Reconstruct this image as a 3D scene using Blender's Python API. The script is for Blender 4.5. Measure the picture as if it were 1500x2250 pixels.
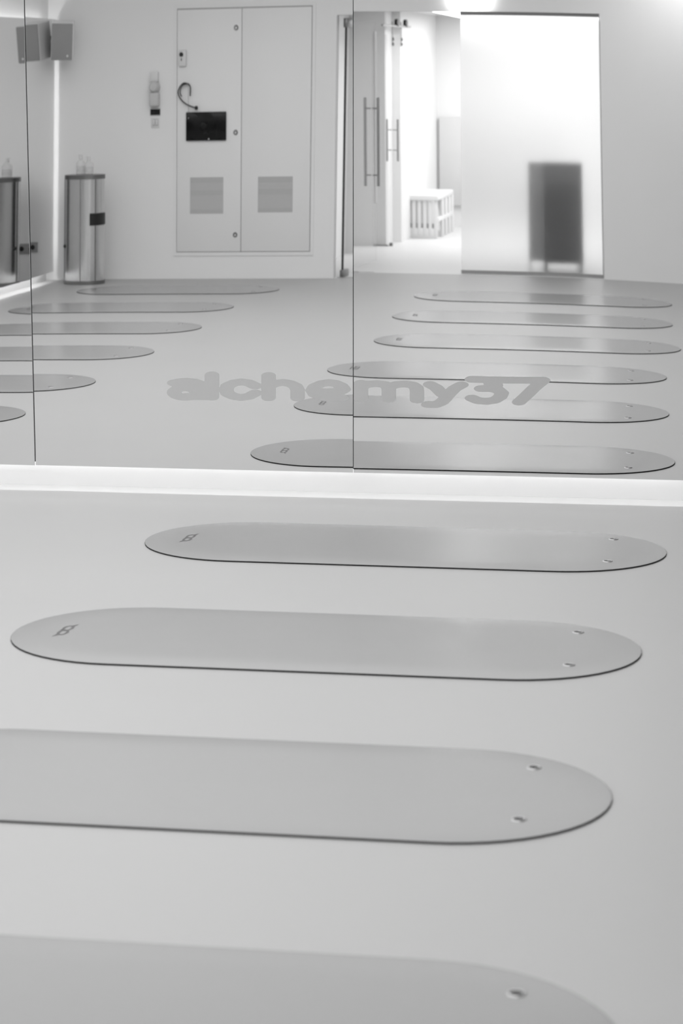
import bpy, bmesh, math
from mathutils import Vector, Matrix

SC = bpy.context.scene
COL = SC.collection
for o in list(bpy.data.objects):
    bpy.data.objects.remove(o, do_unlink=True)

# ------------------------------------------------------------------ camera
cam_d = bpy.data.cameras.new('camera')
cam = bpy.data.objects.new('camera', cam_d)
COL.objects.link(cam)
cam_d.sensor_fit = 'VERTICAL'
cam_d.sensor_height = 36.0
cam_d.lens = 5176.36 / 2250 * 36.0
cam_d.clip_start, cam_d.clip_end = 0.05, 100
right = Vector((0.98916, 0.14687, -0.00039))
fwd = Vector((-0.14468, 0.97394, -0.17468))
up = Vector((-0.02528, 0.17284, 0.98463))
cam.matrix_world = Matrix(((right.x, up.x, -fwd.x, 0), (right.y, up.y, -fwd.y, 0), (right.z, up.z, -fwd.z, 1.55), (0, 0, 0, 1)))
cam_d.dof.use_dof = True
cam_d.dof.focus_distance = 9.6
cam_d.dof.aperture_fstop = 4.6
SC.camera = cam

# ------------------------------------------------------------------ look
SC.view_settings.view_transform = 'Standard'
SC.view_settings.look = 'None'
SC.view_settings.gamma = 1.0
SC.view_settings.exposure = 0.0
SC.view_settings.use_curve_mapping = False
w = bpy.data.worlds.new('world')
SC.world = w
w.use_nodes = True
w.node_tree.nodes['Background'].inputs[0].default_value = (0.5, 0.5, 0.5, 1)
w.node_tree.nodes['Background'].inputs[1].default_value = 0.05

# ------------------------------------------------------------------ lights of the room
def area(name, loc, sx, sy, power, direction=(0, 0, -1), spread=180, xdir=None):
    d = bpy.data.lights.new(name, 'AREA')
    d.shape = 'RECTANGLE'
    d.size, d.size_y = sx, sy
    d.energy = power
    d.spread = math.radians(spread)
    o = bpy.data.objects.new(name, d)
    COL.objects.link(o)
    z = -Vector(direction).normalized()
    x = Vector(xdir) if xdir else (Vector((1, 0, 0)) if abs(z.x) < .9 else Vector((0, 1, 0)))
    x = (x - z * x.dot(z)).normalized()
    y = z.cross(x)
    o.matrix_world = Matrix(((x.x, y.x, z.x, loc[0]), (x.y, y.y, z.y, loc[1]), (x.z, y.z, z.z, loc[2]), (0, 0, 0, 1)))
    return o

CEIL_Z = 3.1
area('ceiling_light_field', (-2.5, 4.95, CEIL_Z - .03), 5.3, 8.1, 236)
area('hall_light_field', (-1.2, -4.5, 2.13), 2.2, 2.8, 82)
area('wall_wash_light', (0.20, -0.40, 2.80), .6, .20, 10, (0, -.35, -1))
# LED tape behind the mirror edges (faces down / up / towards the corner)
LED = 11.0
area('led_tape_main_bottom', (-1.40, 9.066, .205), 8.1, .012, LED * 1.0, (0, -.25, -1))
area('led_tape_main_top', (-1.40, 9.066, 2.12), 8.1, .012, LED * 1.0, (0, -.25, 1))
area('led_tape_side_bottom', (-5.578, 4.05, .185), .012, 9.5, LED * 1.1, (.25, 0, -1))
area('led_tape_side_top', (-5.578, 4.05, 2.01), .012, 9.5, LED * 1.1, (.25, 0, 1))
area('led_tape_side_end', (-5.578, -.75, 1.10), .012, 1.9, LED * .10, (.25, -1, 0), xdir=(1, 0, 0))

# ------------------------------------------------------------------ materials
def newmat(name):
    m = bpy.data.materials.new(name)
    m.use_nodes = True
    return m, m.node_tree, m.node_tree.nodes['Principled BSDF']

def mat(name, g, rough=.5, metal=0.0, noise=0.0, nscale=8.0, bump=0.0, bscale=200.0, spec=.5, aniso=0.0, stretch=None, coat=0.0):
    m, t, b = newmat(name)
    b.inputs['Roughness'].default_value = rough
    b.inputs['Metallic'].default_value = metal
    b.inputs['Specular IOR Level'].default_value = spec
    b.inputs['Coat Weight'].default_value = coat
    if aniso:
        b.inputs['Anisotropic'].default_value = aniso
    tc = t.nodes.new('ShaderNodeTexCoord')
    mp = t.nodes.new('ShaderNodeMapping')
    t.links.new(tc.outputs['Object'], mp.inputs['Vector'])
    if stretch:
        mp.inputs['Scale'].default_value = stretch
    n = t.nodes.new('ShaderNodeTexNoise')
    n.inputs['Scale'].default_value = nscale
    n.inputs['Detail'].default_value = 5
    t.links.new(mp.outputs['Vector'], n.inputs['Vector'])
    r = t.nodes.new('ShaderNodeMapRange')
    r.inputs['To Min'].default_value = g * (1 - noise)
    r.inputs['To Max'].default_value = g * (1 + noise)
    t.links.new(n.outputs['Fac'], r.inputs['Value'])
    t.links.new(r.outputs['Result'], b.inputs['Base Color'])
    if bump:
        n2 = t.nodes.new('ShaderNodeTexNoise')
        n2.inputs['Scale'].default_value = bscale
        t.links.new(tc.outputs['Object'], n2.inputs['Vector'])
        bp = t.nodes.new('ShaderNodeBump')
        bp.inputs['Strength'].default_value = bump
        bp.inputs['Distance'].default_value = .002
        t.links.new(n2.outputs['Fac'], bp.inputs['Height'])
        t.links.new(bp.outputs['Normal'], b.inputs['Normal'])
    return m

def glass_mat(name, rough, ior=1.45, tint=.97):
    m, t, b = newmat(name)
    b.inputs['Base Color'].default_value = (tint, tint, tint, 1)
    b.inputs['Roughness'].default_value = rough
    b.inputs['IOR'].default_value = ior
    b.inputs['Transmission Weight'].default_value = 1
    return m

def frosted_mat(name, rough, ior, haze):
    m, t, b = newmat(name)
    b.inputs['Base Color'].default_value = (.92, .92, .92, 1)
    b.inputs['Roughness'].default_value = rough
    b.inputs['IOR'].default_value = ior
    b.inputs['Transmission Weight'].default_value = 1
    tr = t.nodes.new('ShaderNodeBsdfTranslucent')
    tr.inputs['Color'].default_value = (.97, .97, .97, 1)
    mx = t.nodes.new('ShaderNodeMixShader')
    mx.inputs['Fac'].default_value = haze
    t.links.new(b.outputs['BSDF'], mx.inputs[1])
    t.links.new(tr.outputs['BSDF'], mx.inputs[2])
    t.links.new(mx.outputs['Shader'], t.nodes['Material Output'].inputs['Surface'])
    return m

def clear_mat(name, alpha, g=.9, rough=.05):
    """clear sheet glass / clear plastic: mostly see-through with a glossy surface"""
    m, t, b = newmat(name)
    b.inputs['Base Color'].default_value = (g, g, g, 1)
    b.inputs['Roughness'].default_value = rough
    b.inputs['Alpha'].default_value = alpha
    return m

def emit_mat(name, s):
    m, t, b = newmat(name)
    b.inputs['Base Color'].default_value = (.9, .9, .9, 1)
    b.inputs['Emission Color'].default_value = (1, 1, 1, 1)
    b.inputs['Emission Strength'].default_value = s
    return m

M = {
    'floor': mat('poured_resin_floor', .415, .42, noise=.03, nscale=1.2, bump=.02, bscale=30, spec=.35),
    'wall': mat('white_wall_paint', .84, .75, noise=.012, nscale=3, bump=.04, bscale=90, spec=.3),
    'ceiling': mat('white_ceiling_paint', .72, .8, noise=.01),
    'hallwall': mat('white_hall_paint', .80, .7, noise=.01, spec=.3),
    'hallfloor': mat('hall_resin_floor', .72, .4, noise=.02, nscale=2, spec=.35),
    'mat_top': mat('mat_grey_polyurethane', .308, .24, noise=.015, nscale=5, bump=.02, bscale=500, spec=.12),
    'mat_base': mat('mat_black_rubber', .012, .7, noise=.1, spec=.2),
    'emblem': mat('mat_emblem_print', .15, .6, noise=.05, spec=.1),
    'eyelet': mat('eyelet_pale_metal', .36, .18, metal=.9, noise=.03),
    'eyelet_hole': mat('eyelet_dark', .10, .6, noise=.1),
    'mirror': mat('mirror_silvering', .93, 0.0, metal=1.0),
    'mirror_edge': mat('mirror_polished_edge', .75, .2, noise=.02),
    'mirror_back': mat('mirror_backing_board', .05, .8, noise=.05),
    'led': mat('led_aluminium_channel', .6, .4, metal=.8, noise=.02),
    'vinyl': mat('frosted_vinyl', .54, .65, noise=.02, nscale=60, bump=.03, bscale=600, spec=.3),
    'steel': mat('brushed_steel', .68, .24, metal=1.0, noise=.10, nscale=30, stretch=(60, 60, .6)),
    'steel_dark': mat('steel_trim_dark', .22, .35, metal=.9, noise=.06),
    'chrome': mat('satin_steel_bar', .40, .3, metal=1.0, noise=.03),
    'black': mat('black_plastic', .010, .35, noise=.1),
    'rubber': mat('black_seal', .03, .6, noise=.1),
    'screen': mat('black_screen_glass', .006, .08, noise=.05, spec=.22),
    'cabinet': mat('cabinet_powder_coat', .82, .5, noise=.008, nscale=4, spec=.35),
    'plastic': mat('white_plastic', .70, .4, noise=.01),
    'plastic_grey': mat('grey_plastic', .55, .35, noise=.03),
    'grille': mat('speaker_grille_cloth', .30, .6, noise=.06, nscale=160),
    'speaker': mat('speaker_body_pale', .82, .5, noise=.02),
    'socket': mat('socket_plate_grey', .32, .4, noise=.03),
    'rail_grey': mat('glass_rail_aluminium', .33, .4, metal=.3, noise=.03),
    'frost': frosted_mat('frosted_glass', .41, 1.16, .11),
    'clear': clear_mat('clear_sheet_glass', .10, .85),
    'bottle': clear_mat('clear_bottle_plastic', .30, .80, .15),
    'darkunit': mat('dark_grey_laminate', .030, .5, noise=.12, nscale=14, stretch=(1, 1, 12)),
    'darkside': mat('dark_unit_side_panel', .30, .5, noise=.08),
    'bench': mat('white_bench_plastic', .80, .45, noise=.01),
    'panelgrey': mat('pale_grey_panel', .66, .5, noise=.02),
    'lamp': emit_mat('lamp_diffuser', 7.0),
}

def perforated():
    m, t, b = newmat('perforated_sheet')
    tc = t.nodes.new('ShaderNodeTexCoord')
    v = t.nodes.new('ShaderNodeTexVoronoi')
    v.inputs['Scale'].default_value = 190
    v.inputs['Randomness'].default_value = 0.0
    t.links.new(tc.outputs['Object'], v.inputs['Vector'])
    r = t.nodes.new('ShaderNodeMapRange')
    r.inputs['From Min'].default_value = .30
    r.inputs['From Max'].default_value = .36
    r.inputs['To Min'].default_value = .30
    r.inputs['To Max'].default_value = .60
    t.links.new(v.outputs['Distance'], r.inputs['Value'])
    t.links.new(r.outputs['Result'], b.inputs['Base Color'])
    b.inputs['Roughness'].default_value = .5
    return m
M['perf'] = perforated()
M['perf_band'] = mat('vent_backing_strip', .47, .6, noise=.10, nscale=140)

# ------------------------------------------------------------------ helpers
def link(name, me, parent=None, loc=None, rot=None):
    o = bpy.data.objects.new(name, me)
    COL.objects.link(o)
    if parent:
        o.parent = parent
    if loc is not None:
        o.location = loc
    if rot is not None:
        o.rotation_euler = rot
    return o

def done(name, bm, material, parent=None, loc=None, rot=None, smooth=False):
    me = bpy.data.meshes.new(name)
    bmesh.ops.recalc_face_normals(bm, faces=bm.faces[:])
    bm.to_mesh(me)
    bm.free()
    for x in (material if isinstance(material, (list, tuple)) else [material]):
        me.materials.append(M[x])
    if smooth:
        for p in me.polygons:
            p.use_smooth = True
        me.set_sharp_from_angle(angle=math.radians(38))
    return link(name, me, parent, loc, rot)

def tag(o, label, cat, group=None):
    o['label'] = label
    o['category'] = cat
    if group:
        o['group'] = group
    return o

def thing(name, label, cat, loc=(0, 0, 0), rz=0, group=None):
    o = link(name, None, None, loc, (0, 0, rz))
    o.empty_display_size = .1
    return tag(o, label, cat, group)

def struct(o):
    o['kind'] = 'structure'
    return o

def box(bm, x0, x1, y0, y1, z0, z1, bevel=0.0, seg=2):
    r = bmesh.ops.create_cube(bm, size=1)
    vs = r['verts']
    for v in vs:
        v.co = Vector(((x0 + x1) / 2 + v.co.x * (x1 - x0), (y0 + y1) / 2 + v.co.y * (y1 - y0), (z0 + z1) / 2 + v.co.z * (z1 - z0)))
    if bevel:
        es = list({e for v in vs for e in v.link_edges})
        bmesh.ops.bevel(bm, geom=es, offset=bevel, segments=seg, affect='EDGES', profile=.5)
    return bm

def prism(bm, pts, z0, z1, scale_top=1.0):
    """vertical prism over a closed XY outline"""
    cx = sum(p[0] for p in pts) / len(pts)
    cy = sum(p[1] for p in pts) / len(pts)
    lo = [bm.verts.new((p[0], p[1], z0)) for p in pts]
    hi = [bm.verts.new((cx + (p[0] - cx) * scale_top, cy + (p[1] - cy) * scale_top, z1)) for p in pts]
    n = len(pts)
    for i in range(n):
        j = (i + 1) % n
        bm.faces.new((lo[i], lo[j], hi[j], hi[i]))
    bm.faces.new(hi)
    bm.faces.new(list(reversed(lo)))
    return bm

def lathe(bm, prof, seg=24, axis='Z', at=(0, 0, 0), sx=1.0, sy=1.0):
    rings = []
    for r, z in prof:
        ring = []
        for i in range(seg):
            a = 2 * math.pi * i / seg
            p = Vector((r * math.cos(a) * sx, r * math.sin(a) * sy, z))
            if axis == 'Y':
                p = Vector((p.x, p.z, p.y))
            elif axis == 'X':
                p = Vector((p.z, p.x, p.y))
            ring.append(bm.verts.new(p + Vector(at)))
        rings.append(ring)
    for a, b in zip(rings, rings[1:]):
        for i in range(seg):
            j = (i + 1) % seg
            bm.faces.new((a[i], a[j], b[j], b[i]))
    if prof[0][0] > 1e-6:
        bm.faces.new(list(reversed(rings[0])))
    if prof[-1][0] > 1e-6:
        bm.faces.new(rings[-1])
    return bm

def tube(bm, pts, r, seg=10):
    pts = [Vector(p) for p in pts]
    n = len(pts)
    rs = r if isinstance(r, (list, tuple)) else [r] * n
    rings = []
    prev = None
    for i, p in enumerate(pts):
        d = (pts[min(i + 1, n - 1)] - pts[max(i - 1, 0)]).normalized()
        ref = prev if prev else (Vector((0, 0, 1)) if abs(d.z) < .9 else Vector((1, 0, 0)))
        u = (ref - d * ref.dot(d)).normalized()
        prev = u
        v = d.cross(u)
        rings.append([bm.verts.new(p + (u * math.cos(2 * math.pi * k / seg) + v * math.sin(2 * math.pi * k / seg)) * rs[i]) for k in range(seg)])
    for a, b in zip(rings, rings[1:]):
        for i in range(seg):
            j = (i + 1) % seg
            bm.faces.new((a[i], a[j], b[j], b[i]))
    bm.faces.new(list(reversed(rings[0])))
    bm.faces.new(rings[-1])
    return bm

def spline(pts, sub=8):
    out = []
    P = [Vector(p) for p in pts]
    for i in range(len(P) - 1):
        p0, p1, p2, p3 = P[max(i - 1, 0)], P[i], P[i + 1], P[min(i + 2, len(P) - 1)]
        for k in range(sub):
            t = k / sub
            out.append(.5 * ((2 * p1) + (p2 - p0) * t + (2 * p0 - 5 * p1 + 4 * p2 - p3) * t * t + (3 * p1 - p0 - 3 * p2 + p3) * t ** 3))
    out.append(P[-1])
    return out

def boxpart(name, material, parent, x0, x1, y0, y1, z0, z1, bevel=0.0):
    return done(name, box(bmesh.new(), x0, x1, y0, y1, z0, z1, bevel), material, parent, smooth=bevel > 0)

def copy_tree(o, parent=None):
    c = o.copy()
    COL.objects.link(c)
    if parent:
        c.parent = parent
    for ch in o.children:
        copy_tree(ch, c)
    return c

# ------------------------------------------------------------------ room shell
XL, XR = -5.595, 3.20          # side wall with mirrors / opposite wall
YB, YF = -0.91, 9.085         # back wall (behind the camera) / mirror wall
OX0, OX1, OZ = -2.815, -0.70, 2.078   # opening to the hall
WT = .15
struct(boxpart('floor', 'floor', None, XL - .2, XR + .2, YB, YF + .2, -.1, 0))
struct(boxpart('ceiling', 'ceiling', None, XL - .2, XR + .2, YB - WT, YF + .2, CEIL_Z, CEIL_Z + .1))
struct(boxpart('wall_front', 'wall', None, XL - .2, XR + .2, YF, YF + .2, 0, CEIL_Z))
struct(boxpart('wall_left', 'wall', None, XL - .2, XL, YB, YF, 0, CEIL_Z))
struct(boxpart('wall_right', 'wall', None, XR, XR + .2, YB, YF, 0, CEIL_Z))
bm = bmesh.new()
box(bm, XL - .2, OX0, YB - WT, YB, 0, CEIL_Z)
box(bm, OX1, XR + .2, YB - WT, YB, 0, CEIL_Z)
box(bm, OX0, OX1, YB - WT, YB, OZ, CEIL_Z)
struct(done('wall_back', bm, 'wall'))

# hall beyond the opening
HY = -6.40
HZ = 2.16
struct(boxpart('floor_hall', 'hallfloor', None, -4.2, 1.2, HY - .2, YB, -.1, 0))
struct(boxpart('ceiling_hall', 'ceiling', None, -4.2, 1.2, HY - .2, YB - WT, HZ, HZ + .1))
struct(boxpart('wall_hall_back', 'hallwall', None, -4.2, 1.2, HY - .2, HY, 0, HZ))
struct(boxpart('wall_hall_right', 'hallwall', None, .9, 1.2, HY, YB - WT, 0, HZ))
struct(boxpart('wall_hall_left', 'hallwall', None, -4.2, -4.0, HY, YB - WT, 0, HZ))
bm = bmesh.new()
prism(bm, [(-3.30, YB - WT), (-3.10, YB - WT), (-3.10, -3.70), (-2.76, -3.70), (-2.76, -4.20), (-3.30, -4.20)], 0, HZ)
struct(done('wall_hall_side', bm, 'hallwall'))
bm = bmesh.new()
prism(bm, [(-3.30, -4.20), (-2.76, -4.20), (-2.68, -4.20), (-2.575, HY), (-3.30, HY)], 0, HZ)
struct(done('wall_hall_partition', bm, 'hallwall'))

# ------------------------------------------------------------------ mirrors
H = 1.55
ZB, ZT = .094, 2.216
YM = 8.9931
XC = [-1.66, -1.23, -.43]
WARP = [
    (-0.0148, -0.00141, -0.006, 0.003019, 0.0, 0.0, 0.0, -0.002655),
    (-0.005148, -0.003704, -0.002976, 0.003019, 0.012026, 0.001832, -0.003265, -0.002655),
    (4.7e-05, -0.005531, 0.003262, -0.001867, -0.002378, 0.005308, 0.003735, 0.001803),
]
def warp(k, X, Z):
    if k is None:
        return -.004 * (Z - .7)
    a, b, c, e, g, d, q, m = WARP[k]
    x, z = X / H - XC[k], Z / H - .45
    return H * (a * x + b * z + c * x * z + e * z * z + g * x * x + d * x * x * z + q * x ** 3 * z + m * z ** 3)

def mirror_panel(x0, x1, k, label):
    """floating mirror sheet on the front wall, hung very slightly out of true as real sheets are"""
    root = thing('wall_mirror', label, 'mirror', ((x0 + x1) / 2, YM, 0), 0, 'mirror sheets on the front wall')
    cx = (x0 + x1) / 2
    nx, nz = 26, 40
    bm = bmesh.new()
    G = []
    for j in range(nz + 1):
        z = ZB + (ZT - ZB) * j / nz
        row = []
        for i in range(nx + 1):
            x = x0 + (x1 - x0) * i / nx
            row.append(bm.verts.new((x - cx, warp(k, x, z), z)))
        G.append(row)
    for j in range(nz):
        for i in range(nx):
            bm.faces.new((G[j][i], G[j][i + 1], G[j + 1][i + 1], G[j + 1][i]))
    me = bpy.data.meshes.new('mirror_face')
    bm.to_mesh(me)
    bm.free()
    me.materials.append(M['mirror'])
    for p in me.polygons:
        p.use_smooth = True
    link('mirror_face', me, root)
    # polished edge all round, just behind the silvered face
    bm = bmesh.new()
    loop = [(x0, z) for z in [ZB + (ZT - ZB) * j / nz for j in range(nz + 1)]] + [(x0 + (x1 - x0) * i / nx, ZT) for i in range(1, nx + 1)] + \
           [(x1, ZT - (ZT - ZB) * j / nz) for j in range(1, nz + 1)] + [(x1 - (x1 - x0) * i / nx, ZB) for i in range(1, nx)]
    fr = [bm.verts.new((x - cx, warp(k, x, z) + .0004, z)) for x, z in loop]
    bk = [bm.verts.new((x - cx, warp(k, x, z) + .006, z)) for x, z in loop]
    n = len(loop)
    for i in range(n):
        bm.faces.new((fr[i], fr[(i + 1) % n], bk[(i + 1) % n], bk[i]))
    bm.faces.new(bk)
    done('polished_edge', bm, 'mirror_edge', root)
    done('joint_light_stop', box(bmesh.new(), x1 - cx - .012, x1 - cx + .014, .010, .012, ZB + .014, ZT - .03), 'mirror_back', root)  # dark strip added behind the joint to stop LED light leaking through
    done('backing_board', box(bmesh.new(), x0 - cx + .004, x1 - cx + .007, .024, .044, ZB + .10, ZT - .08), 'mirror_back', root)
    return root

S1, S2, S3 = -2.570, -1.290, -0.004
G = .0016
mirror_panel(S1 + G, S2 - G, 1, 'tall mirror sheet carrying most of the alchemy lettering, between the two visible joints')
mirror_panel(S2 + G, S3 - G, 2, 'tall mirror sheet on the right, with the digits 37 and the doorway reflection')
mirror_panel(-3.855 + G, S1 - G, 0, 'tall mirror sheet at the left edge of the picture, left of the dark joint')
mirror_panel(-5.46, -3.855 - G, None, 'tall mirror sheet at the far left end of the front wall')
mirror_panel(S3 + G, 1.282 - G, None, 'tall mirror sheet just past the right edge of the picture')
mirror_panel(1.282 + G, 2.60, None, 'tall mirror sheet at the far right end of the front wall')

XM = -5.505
ends = [-.86, 1.75, 4.20, 6.60, 8.90]
for i in range(4):
    y0, y1 = ends[i] + (.0016 if i else 0), ends[i + 1] - .0016
    lab = ['side wall mirror sheet beside the steel bin and speaker', 'second sheet of the side wall mirror, counted from the bin corner',
           'third sheet of the side wall mirror, counted from the bin corner', 'side wall mirror sheet ending at the front wall'][i]
    root = thing('wall_mirror', lab, 'mirror', (XM, (y0 + y1) / 2, 0), 0, 'mirror sheets on the side wall')
    hl = (y1 - y0) / 2
    bm = bmesh.new()
    vs = [bm.verts.new(p) for p in ((0, -hl, ZB - .018), (0, hl, ZB - .018), (0, hl, ZT - .11), (0, -hl, ZT - .11))]
    bm.faces.new(vs)
    me = bpy.data.meshes.new('mirror_face')
    bm.to_mesh(me)
    bm.free()
    me.materials.append(M['mirror'])
    link('mirror_face', me, root)
    done('polished_edge', box(bmesh.new(), -.006, -.0004, -hl, hl, ZB - .018, ZT - .11), 'mirror_edge', root)
    done('backing_board', box(bmesh.new(), -.044, -.024, -hl + .10, hl + .004, ZB + .10, ZT - .19), 'mirror_back', root)

# LED channels on the wall behind the mirror edges
tag(boxpart('led_channel', 'led', None, -5.46, 2.60, 9.060, YF, .207, .222), 'aluminium light channel hidden behind the lower edge of the front mirrors', 'light strip', 'mirror light channels')
tag(boxpart('led_channel', 'led', None, XL, -5.570, -.75, 8.85, .187, .202), 'aluminium light channel hidden behind the lower edge of the side mirrors', 'light strip', 'mirror light channels')

# ------------------------------------------------------------------ lettering on the mirror
LCX = (1.81246695e-03, -4.63199218e-05, -2.66539307, 6.05257762e-05, -5.14531911e-05)
LCZ = (-1.14784231e-05, -1.81798031e-03, 1.95163117, 5.23380080e-05, -9.18336421e-07)
def letter_xz(u, v):
    """drawing units of the lettering -> metres across / up the mirror"""
    m = (u, v, 1, u * v * 1e-3, u * u * 1e-3)
    return sum(a * b for a, b in zip(LCX, m)), sum(a * b for a, b in zip(LCZ, m))

def ell(cx, cy, rx, ry, a0=0, a1=360, n=18):
    return [(cx + rx * math.cos(math.radians(a0 + (a1 - a0) * i / n)), cy + ry * math.sin(math.radians(a0 + (a1 - a0) * i / n))) for i in range(n + 1)]

A0, B0 = 350, 780
LETTERS = {
    'letter_a': (A0, [[(108, 172), (150, 163), (200, 160), (255, 166), (305, 183), (335, 215)], ell(190, 242, 84, 35), [(200, 271), (290, 272), (384, 274)], [(300, 190), (384, 250)], [(330, 200), (340, 270)]]),
    'letter_l': (A0, [[(384, 113), (384, 276)]]),
    'letter_c': (A0, [[(700, 193), (655, 172), (600, 164), (545, 172), (500, 193), (489, 222), (500, 250), (545, 270), (600, 279), (655, 270), (700, 246)]]),
    'letter_h': (A0, [[(799, 117), (799, 280)], [(799, 195), (850, 175), (905, 168), (955, 176), (998, 196), (1011, 222), (1011, 282)]]),
    'letter_e': (A0, [[(1350, 219), (1330, 194), (1285, 175), (1240, 169), (1190, 176), (1138, 198), (1121, 224), (1138, 254), (1190, 275), (1245, 281), (1335, 280)], [(1145, 236), (1240, 237), (1335, 230)]]),
    'letter_m': (B0, [[(42, 174), (42, 289)], [(42, 200), (95, 181), (160, 176), (215, 183), (242, 200), (246, 222), (246, 292)], [(246, 202), (300, 184), (365, 179), (420, 187), (447, 205), (452, 230), (452, 296)]]),
    'letter_y': (B0, [[(548, 183), (590, 205), (640, 254)], [(778, 186), (728, 212), (690, 250), (655, 290), (630, 314), (590, 330), (535, 330)]]),
    'digit_3': (B0, [[(854, 145), (960, 148), (1085, 151)], [(985, 150), (1000, 200)], [(922, 213), (985, 212), (1045, 222), (1074, 246), (1060, 276), (1020, 298), (960, 307), (900, 302), (854, 283)], [(1010, 180), (1030, 190)]]),
    'digit_7': (B0, [[(1085, 151), (1200, 152), (1376, 153)], [(1370, 160), (1310, 208), (1255, 262), (1200, 312)]]),
}
lettering = thing('mirror_lettering', 'grey frosted vinyl lettering alchemy37 stuck across two mirror sheets', 'lettering', (-1.28, YM, .40))
RX, RY = 53.0, 24.6
def seg_d(px, py, a, b):
    ax, ay, bx_, by_ = a[0] / RX, a[1] / RY, b[0] / RX, b[1] / RY
    dx, dy = bx_ - ax, by_ - ay
    L2 = dx * dx + dy * dy
    t = 0 if L2 < 1e-12 else max(0, min(1, ((px - ax) * dx + (py - ay) * dy) / L2))
    return math.hypot(px - ax - t * dx, py - ay - t * dy)
SEGS = []
for nm, (off, strokes) in LETTERS.items():
    ss = []
    for st in strokes:
        st = [(p[0] + (off - A0) * 3.33333, p[1]) for p in st]
        ss += list(zip(st, st[1:]))
    xs = [p[0] for sg in ss for p in sg]
    SEGS.append((nm, ss, min(xs) - 70, max(xs) + 70))
STEP = 5.0
gx0, gy0, gnx, gny = 40.0, 70.0, 580, 62
def sdf(i, j):
    x, y = gx0 + i * STEP, gy0 + j * STEP
    best, who = 9.0, 0
    for k, (nm, ss, xa, xb) in enumerate(SEGS):
        if xa <= x <= xb:
            for a, b in ss:
                d = seg_d(x / RX, y / RY, a, b)
                if d < best:
                    best, who = d, k
    return best - 1.0, who
F = [[sdf(i, j) for i in range(gnx + 1)] for j in range(gny + 1)]
BMS = [bmesh.new() for _ in SEGS]
CACHE = [dict() for _ in SEGS]
def lvert(k, x, y):
    key = (round(x, 3), round(y, 3))
    if key not in CACHE[k]:
        X, Z = letter_xz(A0 + x / 3.33333, 790 + y / 3.33333)
        CACHE[k][key] = BMS[k].verts.new((X + 1.28, warp(1 if X < S2 else 2, X, Z) - .0010, Z - .40))
    return CACHE[k][key]
for j in range(gny):
    for i in range(gnx):
        cs = [(i, j), (i + 1, j), (i + 1, j + 1), (i, j + 1)]
        vals = [F[b][a] for a, b in cs]
        if all(v[0] > 0 for v in vals):
            continue
        k = min(vals)[1]
        poly = []
        for c in range(4):
            (a, b), (a2, b2) = cs[c], cs[(c + 1) % 4]
            v, v2 = vals[c][0], vals[(c + 1) % 4][0]
            x, y, x2, y2 = gx0 + a * STEP, gy0 + b * STEP, gx0 + a2 * STEP, gy0 + b2 * STEP
            if v <= 0:
                poly.append((x, y))
            if (v <= 0) != (v2 <= 0):
                t = v / (v - v2)
                poly.append((x + (x2 - x) * t, y + (y2 - y) * t))
        vs = []
        for p in poly:
            q_ = lvert(k, *p)
            if q_ not in vs:
                vs.append(q_)
        if len(vs) > 2:
            try:
                BMS[k].faces.new(vs)
            except ValueError:
                pass
for (nm, _, _, _), b_ in zip(SEGS, BMS):
    for f in b_.faces:
        f.normal_update()
        if f.normal.y > 0:
            f.normal_flip()
    me = bpy.data.meshes.new(nm)
    b_.to_mesh(me)
    b_.free()
    me.materials.append(M['vinyl'])
    link(nm, me, lettering)

# ------------------------------------------------------------------ exercise mats
ML, MW = 1.819, .7238
def stadium(L, W, n=28):
    r = W / 2
    s = L / 2 - r
    return [(s + r * math.cos(a), r * math.sin(a)) for a in [-math.pi / 2 + math.pi * i / n for i in range(n + 1)]] + \
           [(-s + r * math.cos(a), r * math.sin(a)) for a in [math.pi / 2 + math.pi * i / n for i in range(n + 1)]]

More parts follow.
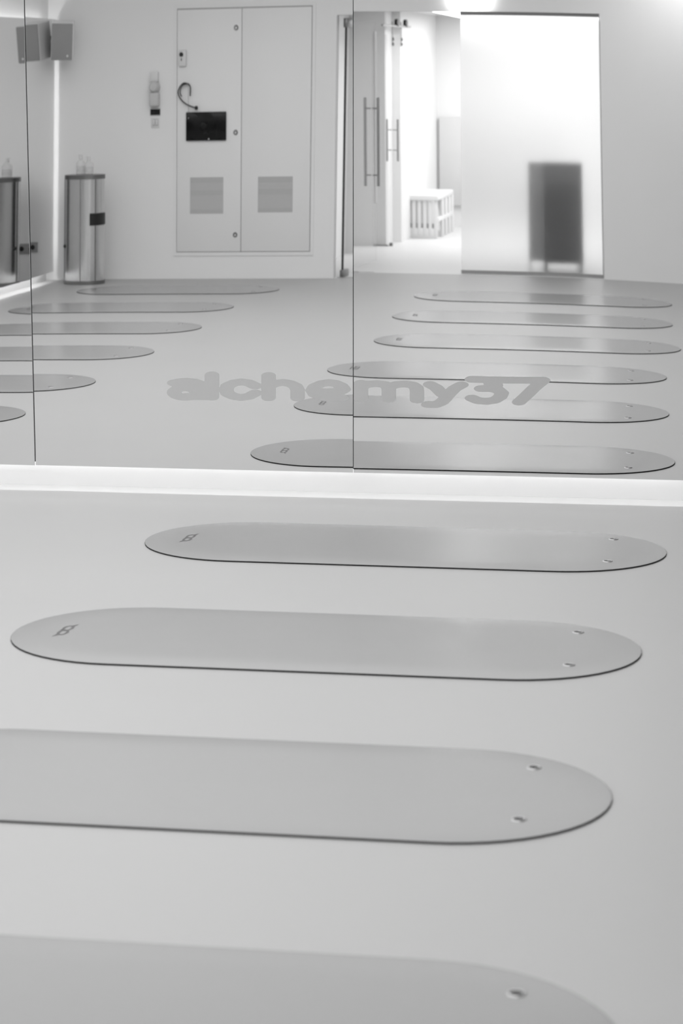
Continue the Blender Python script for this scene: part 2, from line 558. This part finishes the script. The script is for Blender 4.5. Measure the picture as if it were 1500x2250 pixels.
def make_mat():
    root = link('exercise_mat', None)
    root.empty_display_size = .1
    bm = bmesh.new()
    prism(bm, stadium(ML, MW), 0, .0046)
    done('rubber_base', bm, 'mat_base', root)
    bm = bmesh.new()
    rings = [(0.0, .0046), (.0008, .0056), (.022, .0067), (.055, .0080), (.085, .0087), (.12, .0088)]
    R = []
    for ins, z in rings:
        R.append([bm.verts.new((x, y, z)) for x, y in stadium(ML - 2 * ins - .001, MW - 2 * ins - .001)])
    n = len(R[0])
    for a, b in zip(R, R[1:]):
        for i in range(n):
            j = (i + 1) % n
            bm.faces.new((a[i], a[j], b[j], b[i]))
    bm.faces.new(R[-1])
    done('top_surface', bm, 'mat_top', root, smooth=True)
    for sy in (.212, -.19):
        bm = bmesh.new()
        lathe(bm, [(.0115, .0087), (.0122, .0105), (.0145, .0111), (.0172, .0103), (.0185, .0085)], 20, at=(.718, sy, 0))
        ring = done('eyelet', bm, 'eyelet', root, smooth=True)
        bm = bmesh.new()
        lathe(bm, [(.0001, .0091), (.0118, .0091)], 16, at=(.718, sy, 0))
        done('eyelet_hole', bm, 'eyelet_hole', ring)
    # printed emblem: a narrow banner of linked loops with pointed ends
    bm = bmesh.new()
    def ringface(cx, cy, rx, ry, t, z, n=20):
        o = [bm.verts.new((cx + rx * math.cos(2 * math.pi * i / n), cy + ry * math.sin(2 * math.pi * i / n), z)) for i in range(n)]
        q = [bm.verts.new((cx + (rx - t) * math.cos(2 * math.pi * i / n), cy + (ry - t) * math.sin(2 * math.pi * i / n), z)) for i in range(n)]
        for i in range(n):
            j = (i + 1) % n
            bm.faces.new((o[i], o[j], q[j], q[i]))
    ringface(-.760, .028, .0165, .034, .0085, .0091)
    ringface(-.760, -.028, .0165, .034, .0085, .0092)
    for pts in ([(-.772, .05), (-.748, .05), (-.742, .085), (-.756, .062)], [(-.748, -.05), (-.772, -.05), (-.778, -.085), (-.764, -.062)],
                [(-.770, -.006), (-.750, -.010), (-.750, .006), (-.770, .010)], [(-.775, -.03), (-.770, -.045), (-.768, .03), (-.775, .045)]):
        bm.faces.new([bm.verts.new((x, y, .0093)) for x, y in pts])
    done('printed_emblem', bm, 'emblem', root)
    return root

MATS = [
    (-.972, 7.989, 'grey rounded exercise mat nearest the lettered mirror, first in the right-hand row'),
    (-1.023, 6.510, 'grey rounded exercise mat second from the mirror in the right-hand row'),
    (-1.056, 5.092, 'grey rounded exercise mat third from the mirror, cut by the left picture edge'),
    (-.992, 3.690, 'grey rounded exercise mat closest to the viewer, cut by the bottom picture edge'),
    (-1.054, 2.296, 'grey rounded mat fifth from the mirror in the right-hand row, seen only reflected'),
    (-1.070, .901, 'grey rounded mat in the right-hand row nearest the frosted glass, seen only reflected'),
    (-4.150, 7.060, 'grey rounded mat of the left-hand row nearest the lettered mirror, mostly cut off'),
    (-4.129, 5.835, 'grey rounded mat second from the mirror in the left-hand row, seen reflected'),
    (-4.131, 4.415, 'grey rounded mat third from the mirror in the left-hand row, seen reflected'),
    (-4.125, 2.995, 'grey rounded mat fourth from the mirror in the left-hand row, seen reflected'),
    (-4.172, 1.580, 'grey rounded mat second from the steel bin in the left-hand row'),
    (-4.050, .160, 'grey rounded mat in front of the steel bin and wall cabinet'),
]
proto = make_mat()
for i, (x, y, lab) in enumerate(MATS):
    o = proto if i == 0 else copy_tree(proto)
    o.location = (x, y, 0)
    o.rotation_euler = (0, 0, -.014)
    tag(o, lab, 'exercise mat', 'rounded exercise mats on the floor')

# ------------------------------------------------------------------ recessed wall cabinet
CX, CZ = -3.69, .224
cab = thing('wall_cabinet', 'flush white double-door metal cabinet set into the back wall', 'cabinet', (CX, YB, CZ))
def cpart(name, material, x0, x1, y0, y1, z0, z1, bevel=0, parent=cab):
    return done(name, box(bmesh.new(), x0 - CX, x1 - CX, y0, y1, z0 - CZ, z1 - CZ, bevel), material, parent, smooth=bevel > 0)
FX0, FX1, FZ0, FZ1 = -4.311, -3.035, .221, 2.154
bm = bmesh.new()
t_ = .030
for a in ((FX0 - t_, FX0, FZ0 - t_, FZ1 + t_), (FX1, FX1 + t_, FZ0 - t_, FZ1 + t_), (FX0 + .0002, FX1 - .0002, FZ0 - t_, FZ0), (FX0 + .0002, FX1 - .0002, FZ1, FZ1 + t_)):
    box(bm, a[0] - CX, a[1] - CX, 0, .007, a[2] - CZ, a[3] - CZ)
done('frame', bm, 'cabinet', cab)
cpart('shadow_gap', 'rail_grey', FX0, FX1, .0003, .0012, FZ0, FZ1)
dl = cpart('door', 'cabinet', FX0 + .005, CX - .0022, .0012, .013, FZ0 + .005, FZ1 - .009, .003)
dr = cpart('door', 'cabinet', CX + .0022, FX1 - .006, .0012, .013, FZ0 + .005, FZ1 - .009, .003)
for z in (1.999, 1.188, .363):
    bm = bmesh.new()
    lathe(bm, [(.0001, .020), (.008, .020), (.0085, .017), (.0085, .013)], 18, 'Y', (-3.744 - CX, 0, z - CZ))
    k = done('lock', bm, 'plastic', dl, smooth=True)
    bm = bmesh.new()
    lathe(bm, [(.0087, .013), (.0087, .018), (.019, .019), (.0215, .016), (.0215, .013)], 20, 'Y', (-3.744 - CX, 0, z - CZ))
    done('lock_collar', bm, 'steel_dark', k, smooth=True)
for d, x0, x1, z0, z1 in ((dl, -4.178, -3.859, .540, .834), (dr, -3.530, -3.202, .546, .834)):
    v = cpart('vent_grille', 'perf', x0, x1, .0132, .0155, z0, z1, 0, d)
    hh = z1 - z0
    for a, b in ((.0, .13), (.50, .65), (.84, 1.0)):
        cpart('vent_backing_strip', 'perf_band', x0 + .002, x1 - .002, .0156, .0160, z0 + hh * a, z0 + hh * b, 0, v)

scr = thing('wall_tablet', 'black glossy touchscreen tablet mounted on the cabinet door', 'tablet', (-4.024, YB + .0135, 1.127))
done('screen', box(bmesh.new(), -.192, .192, 0, .022, 0, .227, .006, 3), 'screen', scr, smooth=True)
bm = bmesh.new()
lathe(bm, [(.0001, .0235), (.006, .0235), (.0065, .0215)], 16, 'Y', (.028, 0, .012))
done('home_button', bm, 'plastic', scr)
bm = bmesh.new()
lathe(bm, [(.0001, .0232), (.006, .0232), (.0065, .0215)], 16, 'Y', (-.168, 0, .18))
done('camera_eye', bm, 'steel_dark', scr)

bx = thing('control_box', 'small white control box with round black knob on the cabinet door', 'control box', (-4.253, YB + .0135, 1.712))
done('housing', box(bmesh.new(), -.036, .036, 0, .03, 0, .127, .008, 3), 'plastic', bx, smooth=True)
bm = bmesh.new()
lathe(bm, [(.0001, .044), (.015, .044), (.0175, .041), (.0175, .029)], 20, 'Y', (-.006, 0, .092))
done('knob', bm, 'black', bx, smooth=True)
done('key_slot', box(bmesh.new(), -.010, -.002, .029, .033, .042, .064, .002), 'black', bx)

hs = thing('headset_microphone', 'black headset microphone hanging from a hook on the cabinet door', 'microphone', (-4.212, YB + .0135, 1.381))
q = .95
hp = [(.038, .028, .105), (.040, .028, .155), (.036, .028, .186), (.012, .028, .206), (-.028, .028, .210), (-.062, .028, .180), (-.078, .028, .140), (-.066, .028, .100), (-.034, .028, .062), (.005, .028, .036), (.050, .028, .018), (.085, .028, .008)]
done('head_band', tube(bmesh.new(), spline([(x, y, z * q) for x, y, z in hp]), .0055), 'black', hs, smooth=True)
hp2 = [(.012, .034, .204), (-.022, .034, .200), (-.050, .034, .172), (-.058, .034, .140), (-.050, .034, .112), (-.040, .034, .105)]
done('ear_hook', tube(bmesh.new(), spline([(x, y, z * q) for x, y, z in hp2]), .0048), 'black', hs, smooth=True)
bm = bmesh.new()
bmesh.ops.create_uvsphere(bm, u_segments=16, v_segments=10, radius=.0165, matrix=Matrix.Translation((.097, .028, .006)))
done('foam_windshield', bm, 'black', hs, smooth=True)
done('cable', tube(bmesh.new(), spline([(.020, .03, .188), (.022, .03, .14), (.020, .03, .08), (.022, .026, .02), (.019, .012, -.03)]), .0018, 6), 'socket', hs, smooth=True)
done('hook', tube(bmesh.new(), [(.015, 0, .190), (.015, .045, .190), (.015, .048, .202)], .004, 8), 'steel_dark', hs, smooth=True)

# fixtures left of the cabinet
dsp = thing('soap_dispenser', 'pale grey rounded wall dispenser above the small black display', 'dispenser', (-4.521, YB, 1.402))
done('reservoir', box(bmesh.new(), -.045, .047, 0, .075, 0, .115, .018, 4), 'plastic_grey', dsp, smooth=True)
bm = bmesh.new()
lathe(bm, [(.0001, .10), (.030, .097), (.040, .085), (.047, .06), (.048, 0)], 28, 'Y', (0, 0, .155))
done('pump_dome', bm, 'plastic_grey', dsp, smooth=True)
done('wall_bracket', box(bmesh.new(), -.042, .034, 0, .045, .196, .273, .006), 'plastic', dsp, smooth=True)
ds = thing('wall_display', 'small black rectangular display panel on the white wall', 'display', (-4.519, YB, 1.336))
done('surround', box(bmesh.new(), -.053, .053, 0, .008, -.006, .056, .002), 'plastic', ds)
done('display_glass', box(bmesh.new(), -.047, .047, .008, .013, 0, .047, .001), 'screen', ds)
sw = thing('light_switch', 'white double light switch under the small black display', 'switch', (-4.520, YB, 1.234))
done('switch_plate', box(bmesh.new(), -.040, .040, 0, .008, 0, .082, .003), 'plastic', sw, smooth=True)
for sx in (-.013, .017):
    r = done('rocker', box(bmesh.new(), sx - .009, sx + .009, .008, .016, .022, .068, .003), 'plastic', sw, smooth=True)
    done('rocker_shadow_line', box(bmesh.new(), sx - .0115, sx + .0115, .0081, .0095, .018, .071), 'socket', r)

# ------------------------------------------------------------------ steel bin, bottles, socket
BX, BY = -5.100, -.520
bin_ = thing('waste_bin', 'tall oval brushed steel waste bin with black flap by the corner', 'bin', (BX, BY, 0), math.radians(24))
def oval(a, b, n=48, e=2.35):
    out = []
    for i in range(n):
        t = 2 * math.pi * i / n
        c, s = math.cos(t), math.sin(t)
        out.append((a * abs(c) ** (2 / e) * (1 if c >= 0 else -1), b * abs(s) ** (2 / e) * (1 if s >= 0 else -1)))
    return out
bm = bmesh.new()
prism(bm, oval(.196, .148), .032, .852)
done('body', bm, 'steel', bin_, smooth=True)
bm = bmesh.new()
prism(bm, oval(.201, .153), 0, .032)
done('plinth_ring', bm, 'steel_dark', bin_, smooth=True)
bm = bmesh.new()
prism(bm, oval(.201, .153), .852, .886)
done('lid', bm, 'steel_dark', bin_, smooth=True)
def on_oval(t, a=.196, b=.148, e=2.35):
    c, s = math.cos(t), math.sin(t)
    return a * abs(c) ** (2 / e) * (1 if c >= 0 else -1), b * abs(s) ** (2 / e) * (1 if s >= 0 else -1)
for t, mt in ((math.radians(74), 'chrome'), (math.radians(22), 'steel_dark'), (math.radians(146), 'steel_dark')):
    x, y = on_oval(t)
    bm = bmesh.new()
    lathe(bm, [(.006, .034), (.006, .851)], 10, at=(x, y, 0))
    done('vertical_seam', bm, mt, bin_, smooth=True)
def oval_patch(t0, t1, z0, z1, d, name, material, n=12):
    bm = bmesh.new()
    G = []
    for k in range(n + 1):
        t = t0 + (t1 - t0) * k / n
        x0, y0 = on_oval(t)
        x1, y1 = on_oval(t, .196 + d, .148 + d)
        G.append([bm.verts.new((x0, y0, z0)), bm.verts.new((x1, y1, z0 + .004)), bm.verts.new((x1, y1, z1 - .004)), bm.verts.new((x0, y0, z1))])
    for a, b in zip(G, G[1:]):
        for i in range(3):
            bm.faces.new((a[i], b[i], b[i + 1], a[i + 1]))
    bm.faces.new(G[0])
    bm.faces.new(list(reversed(G[-1])))
    return done(name, bm, material, bin_, smooth=True)
oval_patch(math.radians(-28), math.radians(44), .482, .582, .006, 'flap_opening', 'black')
x, y = on_oval(math.radians(136))
bm = bmesh.new()
bmesh.ops.create_uvsphere(bm, u_segments=14, v_segments=10, radius=.016, matrix=Matrix.Translation((x, y, .312)))
done('lock_knob', bm, 'black', bin_, smooth=True)

def bottle(x, y, hb, label):
    b = thing('spray_bottle', label, 'bottle', (x, y, .886), .3, 'clear spray bottles on the bin')
    bm = bmesh.new()
    lathe(bm, [(.040, 0), (.043, .006), (.043, hb * .55), (.040, hb * .63), (.022, hb * .76), (.016, hb * .80), (.016, hb * .86)], 24)
    done('bottle_body', bm, 'bottle', b, smooth=True)
    bm = bmesh.new()
    lathe(bm, [(.019, hb * .82), (.019, hb * .92), (.012, hb * .94), (.012, hb)], 18)
    cap = done('spray_collar', bm, 'plastic', b, smooth=True)
    done('nozzle', box(bmesh.new(), -.024, .014, -.009, .009, hb * .97, hb * 1.05, .003), 'plastic', cap, smooth=True)
    bm = bmesh.new()
    lathe(bm, [(.0435, hb * .12), (.0435, hb * .45)], 24)
    done('label_band', bm, 'bottle', b, smooth=True)
bottle(-5.165, -.60, .150, 'clear spray bottle on the bin lid, nearer the corner')
bottle(-5.072, -.55, .135, 'clear spray bottle on the bin lid, nearer the cabinet')

sk = thing('wall_socket', 'grey double wall socket low on the wall behind the steel bin', 'socket', (-5.243, YB, .236))
done('socket_plate', box(bmesh.new(), -.090, .090, 0, .012, 0, .085, .003), 'socket', sk, smooth=True)
for sx in (-.044, .044):
    bm = bmesh.new()
    lathe(bm, [(.0001, .0135), (.020, .0135), (.0215, .0125), (.0215, .011)], 20, 'Y', (sx, 0, .0425))
    done('socket_outlet', bm, 'black', sk, smooth=True)

# ------------------------------------------------------------------ corner speaker
sp = thing('wall_speaker', 'pale box loudspeaker with grey grille on a bracket in the upper corner', 'speaker', (-5.365, -.64, 1.935))
sp.rotation_euler = (math.radians(-7), math.radians(2), math.radians(-14))
done('cabinet_body', box(bmesh.new(), -.105, .105, -.13, .085, -.145, .145, .008, 3), 'speaker', sp, smooth=True)
done('front_grille', box(bmesh.new(), -.100, .100, .0855, .094, -.140, .140, .004), 'grille', sp, smooth=True)
bm = bmesh.new()
lathe(bm, [(.0001, .098), (.009, .098), (.010, .0945)], 16, 'Y', (.055, 0, -.108))
done('badge', bm, 'plastic', sp, smooth=True)
done('wall_arm', tube(bmesh.new(), [(-.04, -.12, 0), (-.07, -.20, .0), (-.10, -.235, 0)], .018), 'black', sp, smooth=True)

# ------------------------------------------------------------------ frosted glass screen and swing door
GY = -1.0
gs = thing('frosted_glass_panel', 'fixed frosted glass screen beside the open doorway', 'glass panel', (-1.266, GY, 0))
done('glass_sheet', box(bmesh.new(), -.556, .553, -.006, .006, .018, OZ - .016), 'frost', gs)
done('bottom_rail', box(bmesh.new(), -.558, .562, -.016, .016, 0, .028), 'rail_grey', gs)
done('top_rail', box(bmesh.new(), -.558, .562, -.016, .016, OZ - .026, OZ), 'rail_grey', gs)
done('side_seal', box(bmesh.new(), .5545, .562, -.010, .010, .028, OZ - .026), 'rail_grey', gs)

dx0, dy0 = -2.750, -1.03
leaf_ang = math.atan2(-1.80 - dy0, -2.603 - dx0)
dr_ = thing('glass_door', 'open clear glass swing door with long steel pull handles', 'door', (dx0, dy0, 0), leaf_ang)
LW = .785
done('glass_leaf', box(bmesh.new(), .012, LW, -.006, .006, .020, 2.01), 'clear', dr_)
done('free_edge_glint', box(bmesh.new(), LW - .03, LW + .010, -.009, .009, .50, 1.93), 'bench', dr_)  # white colour imitates the light caught by the polished glass edge
done('hinge_seal', box(bmesh.new(), -.004, .012, -.008, .008, .06, 2.02), 'rubber', dr_)
done('pivot_fitting', box(bmesh.new(), -.02, .13, -.017, .017, 1.985, 2.055, .003), 'steel_dark', dr_, smooth=True)
done('pivot_fitting', box(bmesh.new(), -.02, .13, -.017, .017, .004, .060, .003), 'steel_dark', dr_, smooth=True)
for s in (-1, 1):
    p = done('pull_handle', tube(bmesh.new(), [(LW - .10, s * .056, .646), (LW - .10, s * .056, 1.381)], .0125, 14), 'chrome', dr_, smooth=True)
    for z in (.737, 1.290):
        done('handle_standoff', tube(bmesh.new(), [(LW - .10, s * .006, z), (LW - .10, s * .056, z)], .0065, 10), 'chrome', p, smooth=True)
fp = thing('floor_pivot_plate', 'thin dark pivot plate on the floor under the swing door', 'floor plate', (-2.71, -.96, 0))
done('cover_plate', box(bmesh.new(), -.075, .075, -.02, .02, 0, .003), 'steel_dark', fp)
done('threshold_strip', box(bmesh.new(), .075, .20, -.006, .006, 0, .002), 'rail_grey', fp)

# ------------------------------------------------------------------ hall: sliding glass door, bench, panel, dark drawer unit
sx0, sy0, sx1, sy1 = -2.714, -3.690, -2.655, -4.130
sang = math.atan2(sy1 - sy0, sx1 - sx0)
SL = math.hypot(sx1 - sx0, sy1 - sy0)
sd = thing('sliding_glass_door', 'sliding glass door on an overhead rail in the hall', 'door', (sx0, sy0, 0), sang)
done('glass_leaf', box(bmesh.new(), 0, SL, -.005, .005, .015, 1.93), 'clear', sd)
rail = done('rail', tube(bmesh.new(), [(-.45, .05, 2.005), (SL + .10, .05, 2.005)], .010, 12), 'chrome', sd, smooth=True)
for x in (.06, SL - .07):
    bm = bmesh.new()
    lathe(bm, [(.010, -.014), (.036, -.014), (.036, .014), (.010, .014)], 20, 'Y', (x, .05, 2.035))
    rl = done('roller', bm, 'black', sd, smooth=True)
    done('hanger_strap', box(bmesh.new(), x - .010, x + .010, .006, .012, 1.82, 2.05), 'rail_grey', rl)
    for z in (1.84, 1.885):
        bm = bmesh.new()
        lathe(bm, [(.0001, .022), (.014, .022), (.016, .012)], 14, 'Y', (x, 0, z))
        done('clamp_bolt', bm, 'steel_dark', rl, smooth=True)
for s in (-1, 1):
    p = done('pull_handle', tube(bmesh.new(), [(.07, s * .050, .768), (.07, s * .050, 1.153)], .0095, 12), 'chrome', sd, smooth=True)
    for z in (.87, 1.055):
        done('handle_standoff', tube(bmesh.new(), [(.07, s * .005, z), (.07, s * .052, z)], .005, 8), 'chrome', p, smooth=True)
done('floor_guide', box(bmesh.new(), -.012, .016, -.014, .014, 0, .03, .003), 'steel_dark', sd)
fg = thing('fixed_glass_pane', 'narrow fixed glass pane next to the sliding hall door', 'glass panel', (-2.800, -3.660, 0))
done('pane', box(bmesh.new(), -.070, .066, -.005, .005, .012, 1.93), 'clear', fg)
done('floor_channel', box(bmesh.new(), -.070, .066, -.010, .010, 0, .014), 'rail_grey', fg)

bn = thing('slatted_bench', 'white slatted bench standing against the hall wall', 'bench', (-2.545, -4.70, 0), math.radians(2))
BWd, BL, BH = .29, 1.05, .415
done('seat_board', box(bmesh.new(), -BWd / 2 - .01, BWd / 2 + .015, -BL, .02, BH - .055, BH, .014, 3), 'bench', bn, smooth=True)
for i in range(6):
    x = -BWd / 2 + .016 + i * (BWd - .032) / 5
    done('front_slat', box(bmesh.new(), x - .0165, x + .0165, -.03, 0, .028, BH - .055, .004), 'bench', bn, smooth=True)
    if i < 5:
        xs = x + (BWd - .032) / 10
        done('slot_gap', box(bmesh.new(), xs - .006, xs + .006, -.026, -.006, .100, .140), 'socket', bn)
done('front_foot_rail', box(bmesh.new(), -BWd / 2, BWd / 2, -.034, -.004, .0, .098, .006), 'bench', bn, smooth=True)
for s in (-1, 1):
    for y in (-.32, -.56, -.80, -1.02):
        done('side_slat', box(bmesh.new(), s * BWd / 2 - .015, s * BWd / 2 + .015, y - .035, y + .035, 0, BH - .05, .006), 'bench', bn, smooth=True)
    done('side_stretcher', box(bmesh.new(), s * BWd / 2 - .010, s * BWd / 2 + .010, -1.02, -.02, .16, .20, .004), 'bench', bn, smooth=True)

pn = thing('wall_panel', 'pale grey rectangular panel on the far hall wall', 'panel', (-1.93, HY, .22))
done('board', box(bmesh.new(), -.62, .62, 0, .05, 0, .90, .004), 'panelgrey', pn, smooth=True)

du = thing('drawer_unit', 'dark grey drawer unit on legs blurred behind the frosted glass', 'drawer unit', (-1.197, -1.34, 0), math.radians(-4))
DW, DD = .320, .30
done('carcass', box(bmesh.new(), 0, DW, -DD, -.004, .075, .885, .003), 'darkside', du)
for i in range(7):
    z0 = .080 + i * .1148
    f_ = done('drawer_front', box(bmesh.new(), .003, DW - .003, -.003, .014, z0, z0 + .109, .003), 'darkunit', du, smooth=True)
for x in (.02, DW - .02):
    for y in (-.02, -DD + .02):
        done('leg', box(bmesh.new(), x - .014, x + .014, y - .014, y + .014, 0, .078), 'darkunit', du)
done('side_flap', box(bmesh.new(), -.115, -.002, -.10, -.075, .085, .880, .003), 'darkside', du)
done('side_flap_leg', box(bmesh.new(), -.112, -.098, -.095, -.08, 0, .086), 'darkside', du)

# ------------------------------------------------------------------ lamp above the doorway
lp = thing('emergency_lamp', 'glowing emergency lamp box on the wall above the doorway', 'lamp', (-1.735, YB, 2.112))
done('housing', box(bmesh.new(), -.12, .12, 0, .030, .03, .130, .008, 3), 'plastic', lp, smooth=True)
done('diffuser', box(bmesh.new(), -.150, .150, .030, .055, .0, .145, .010, 3), 'lamp', lp, smooth=True)
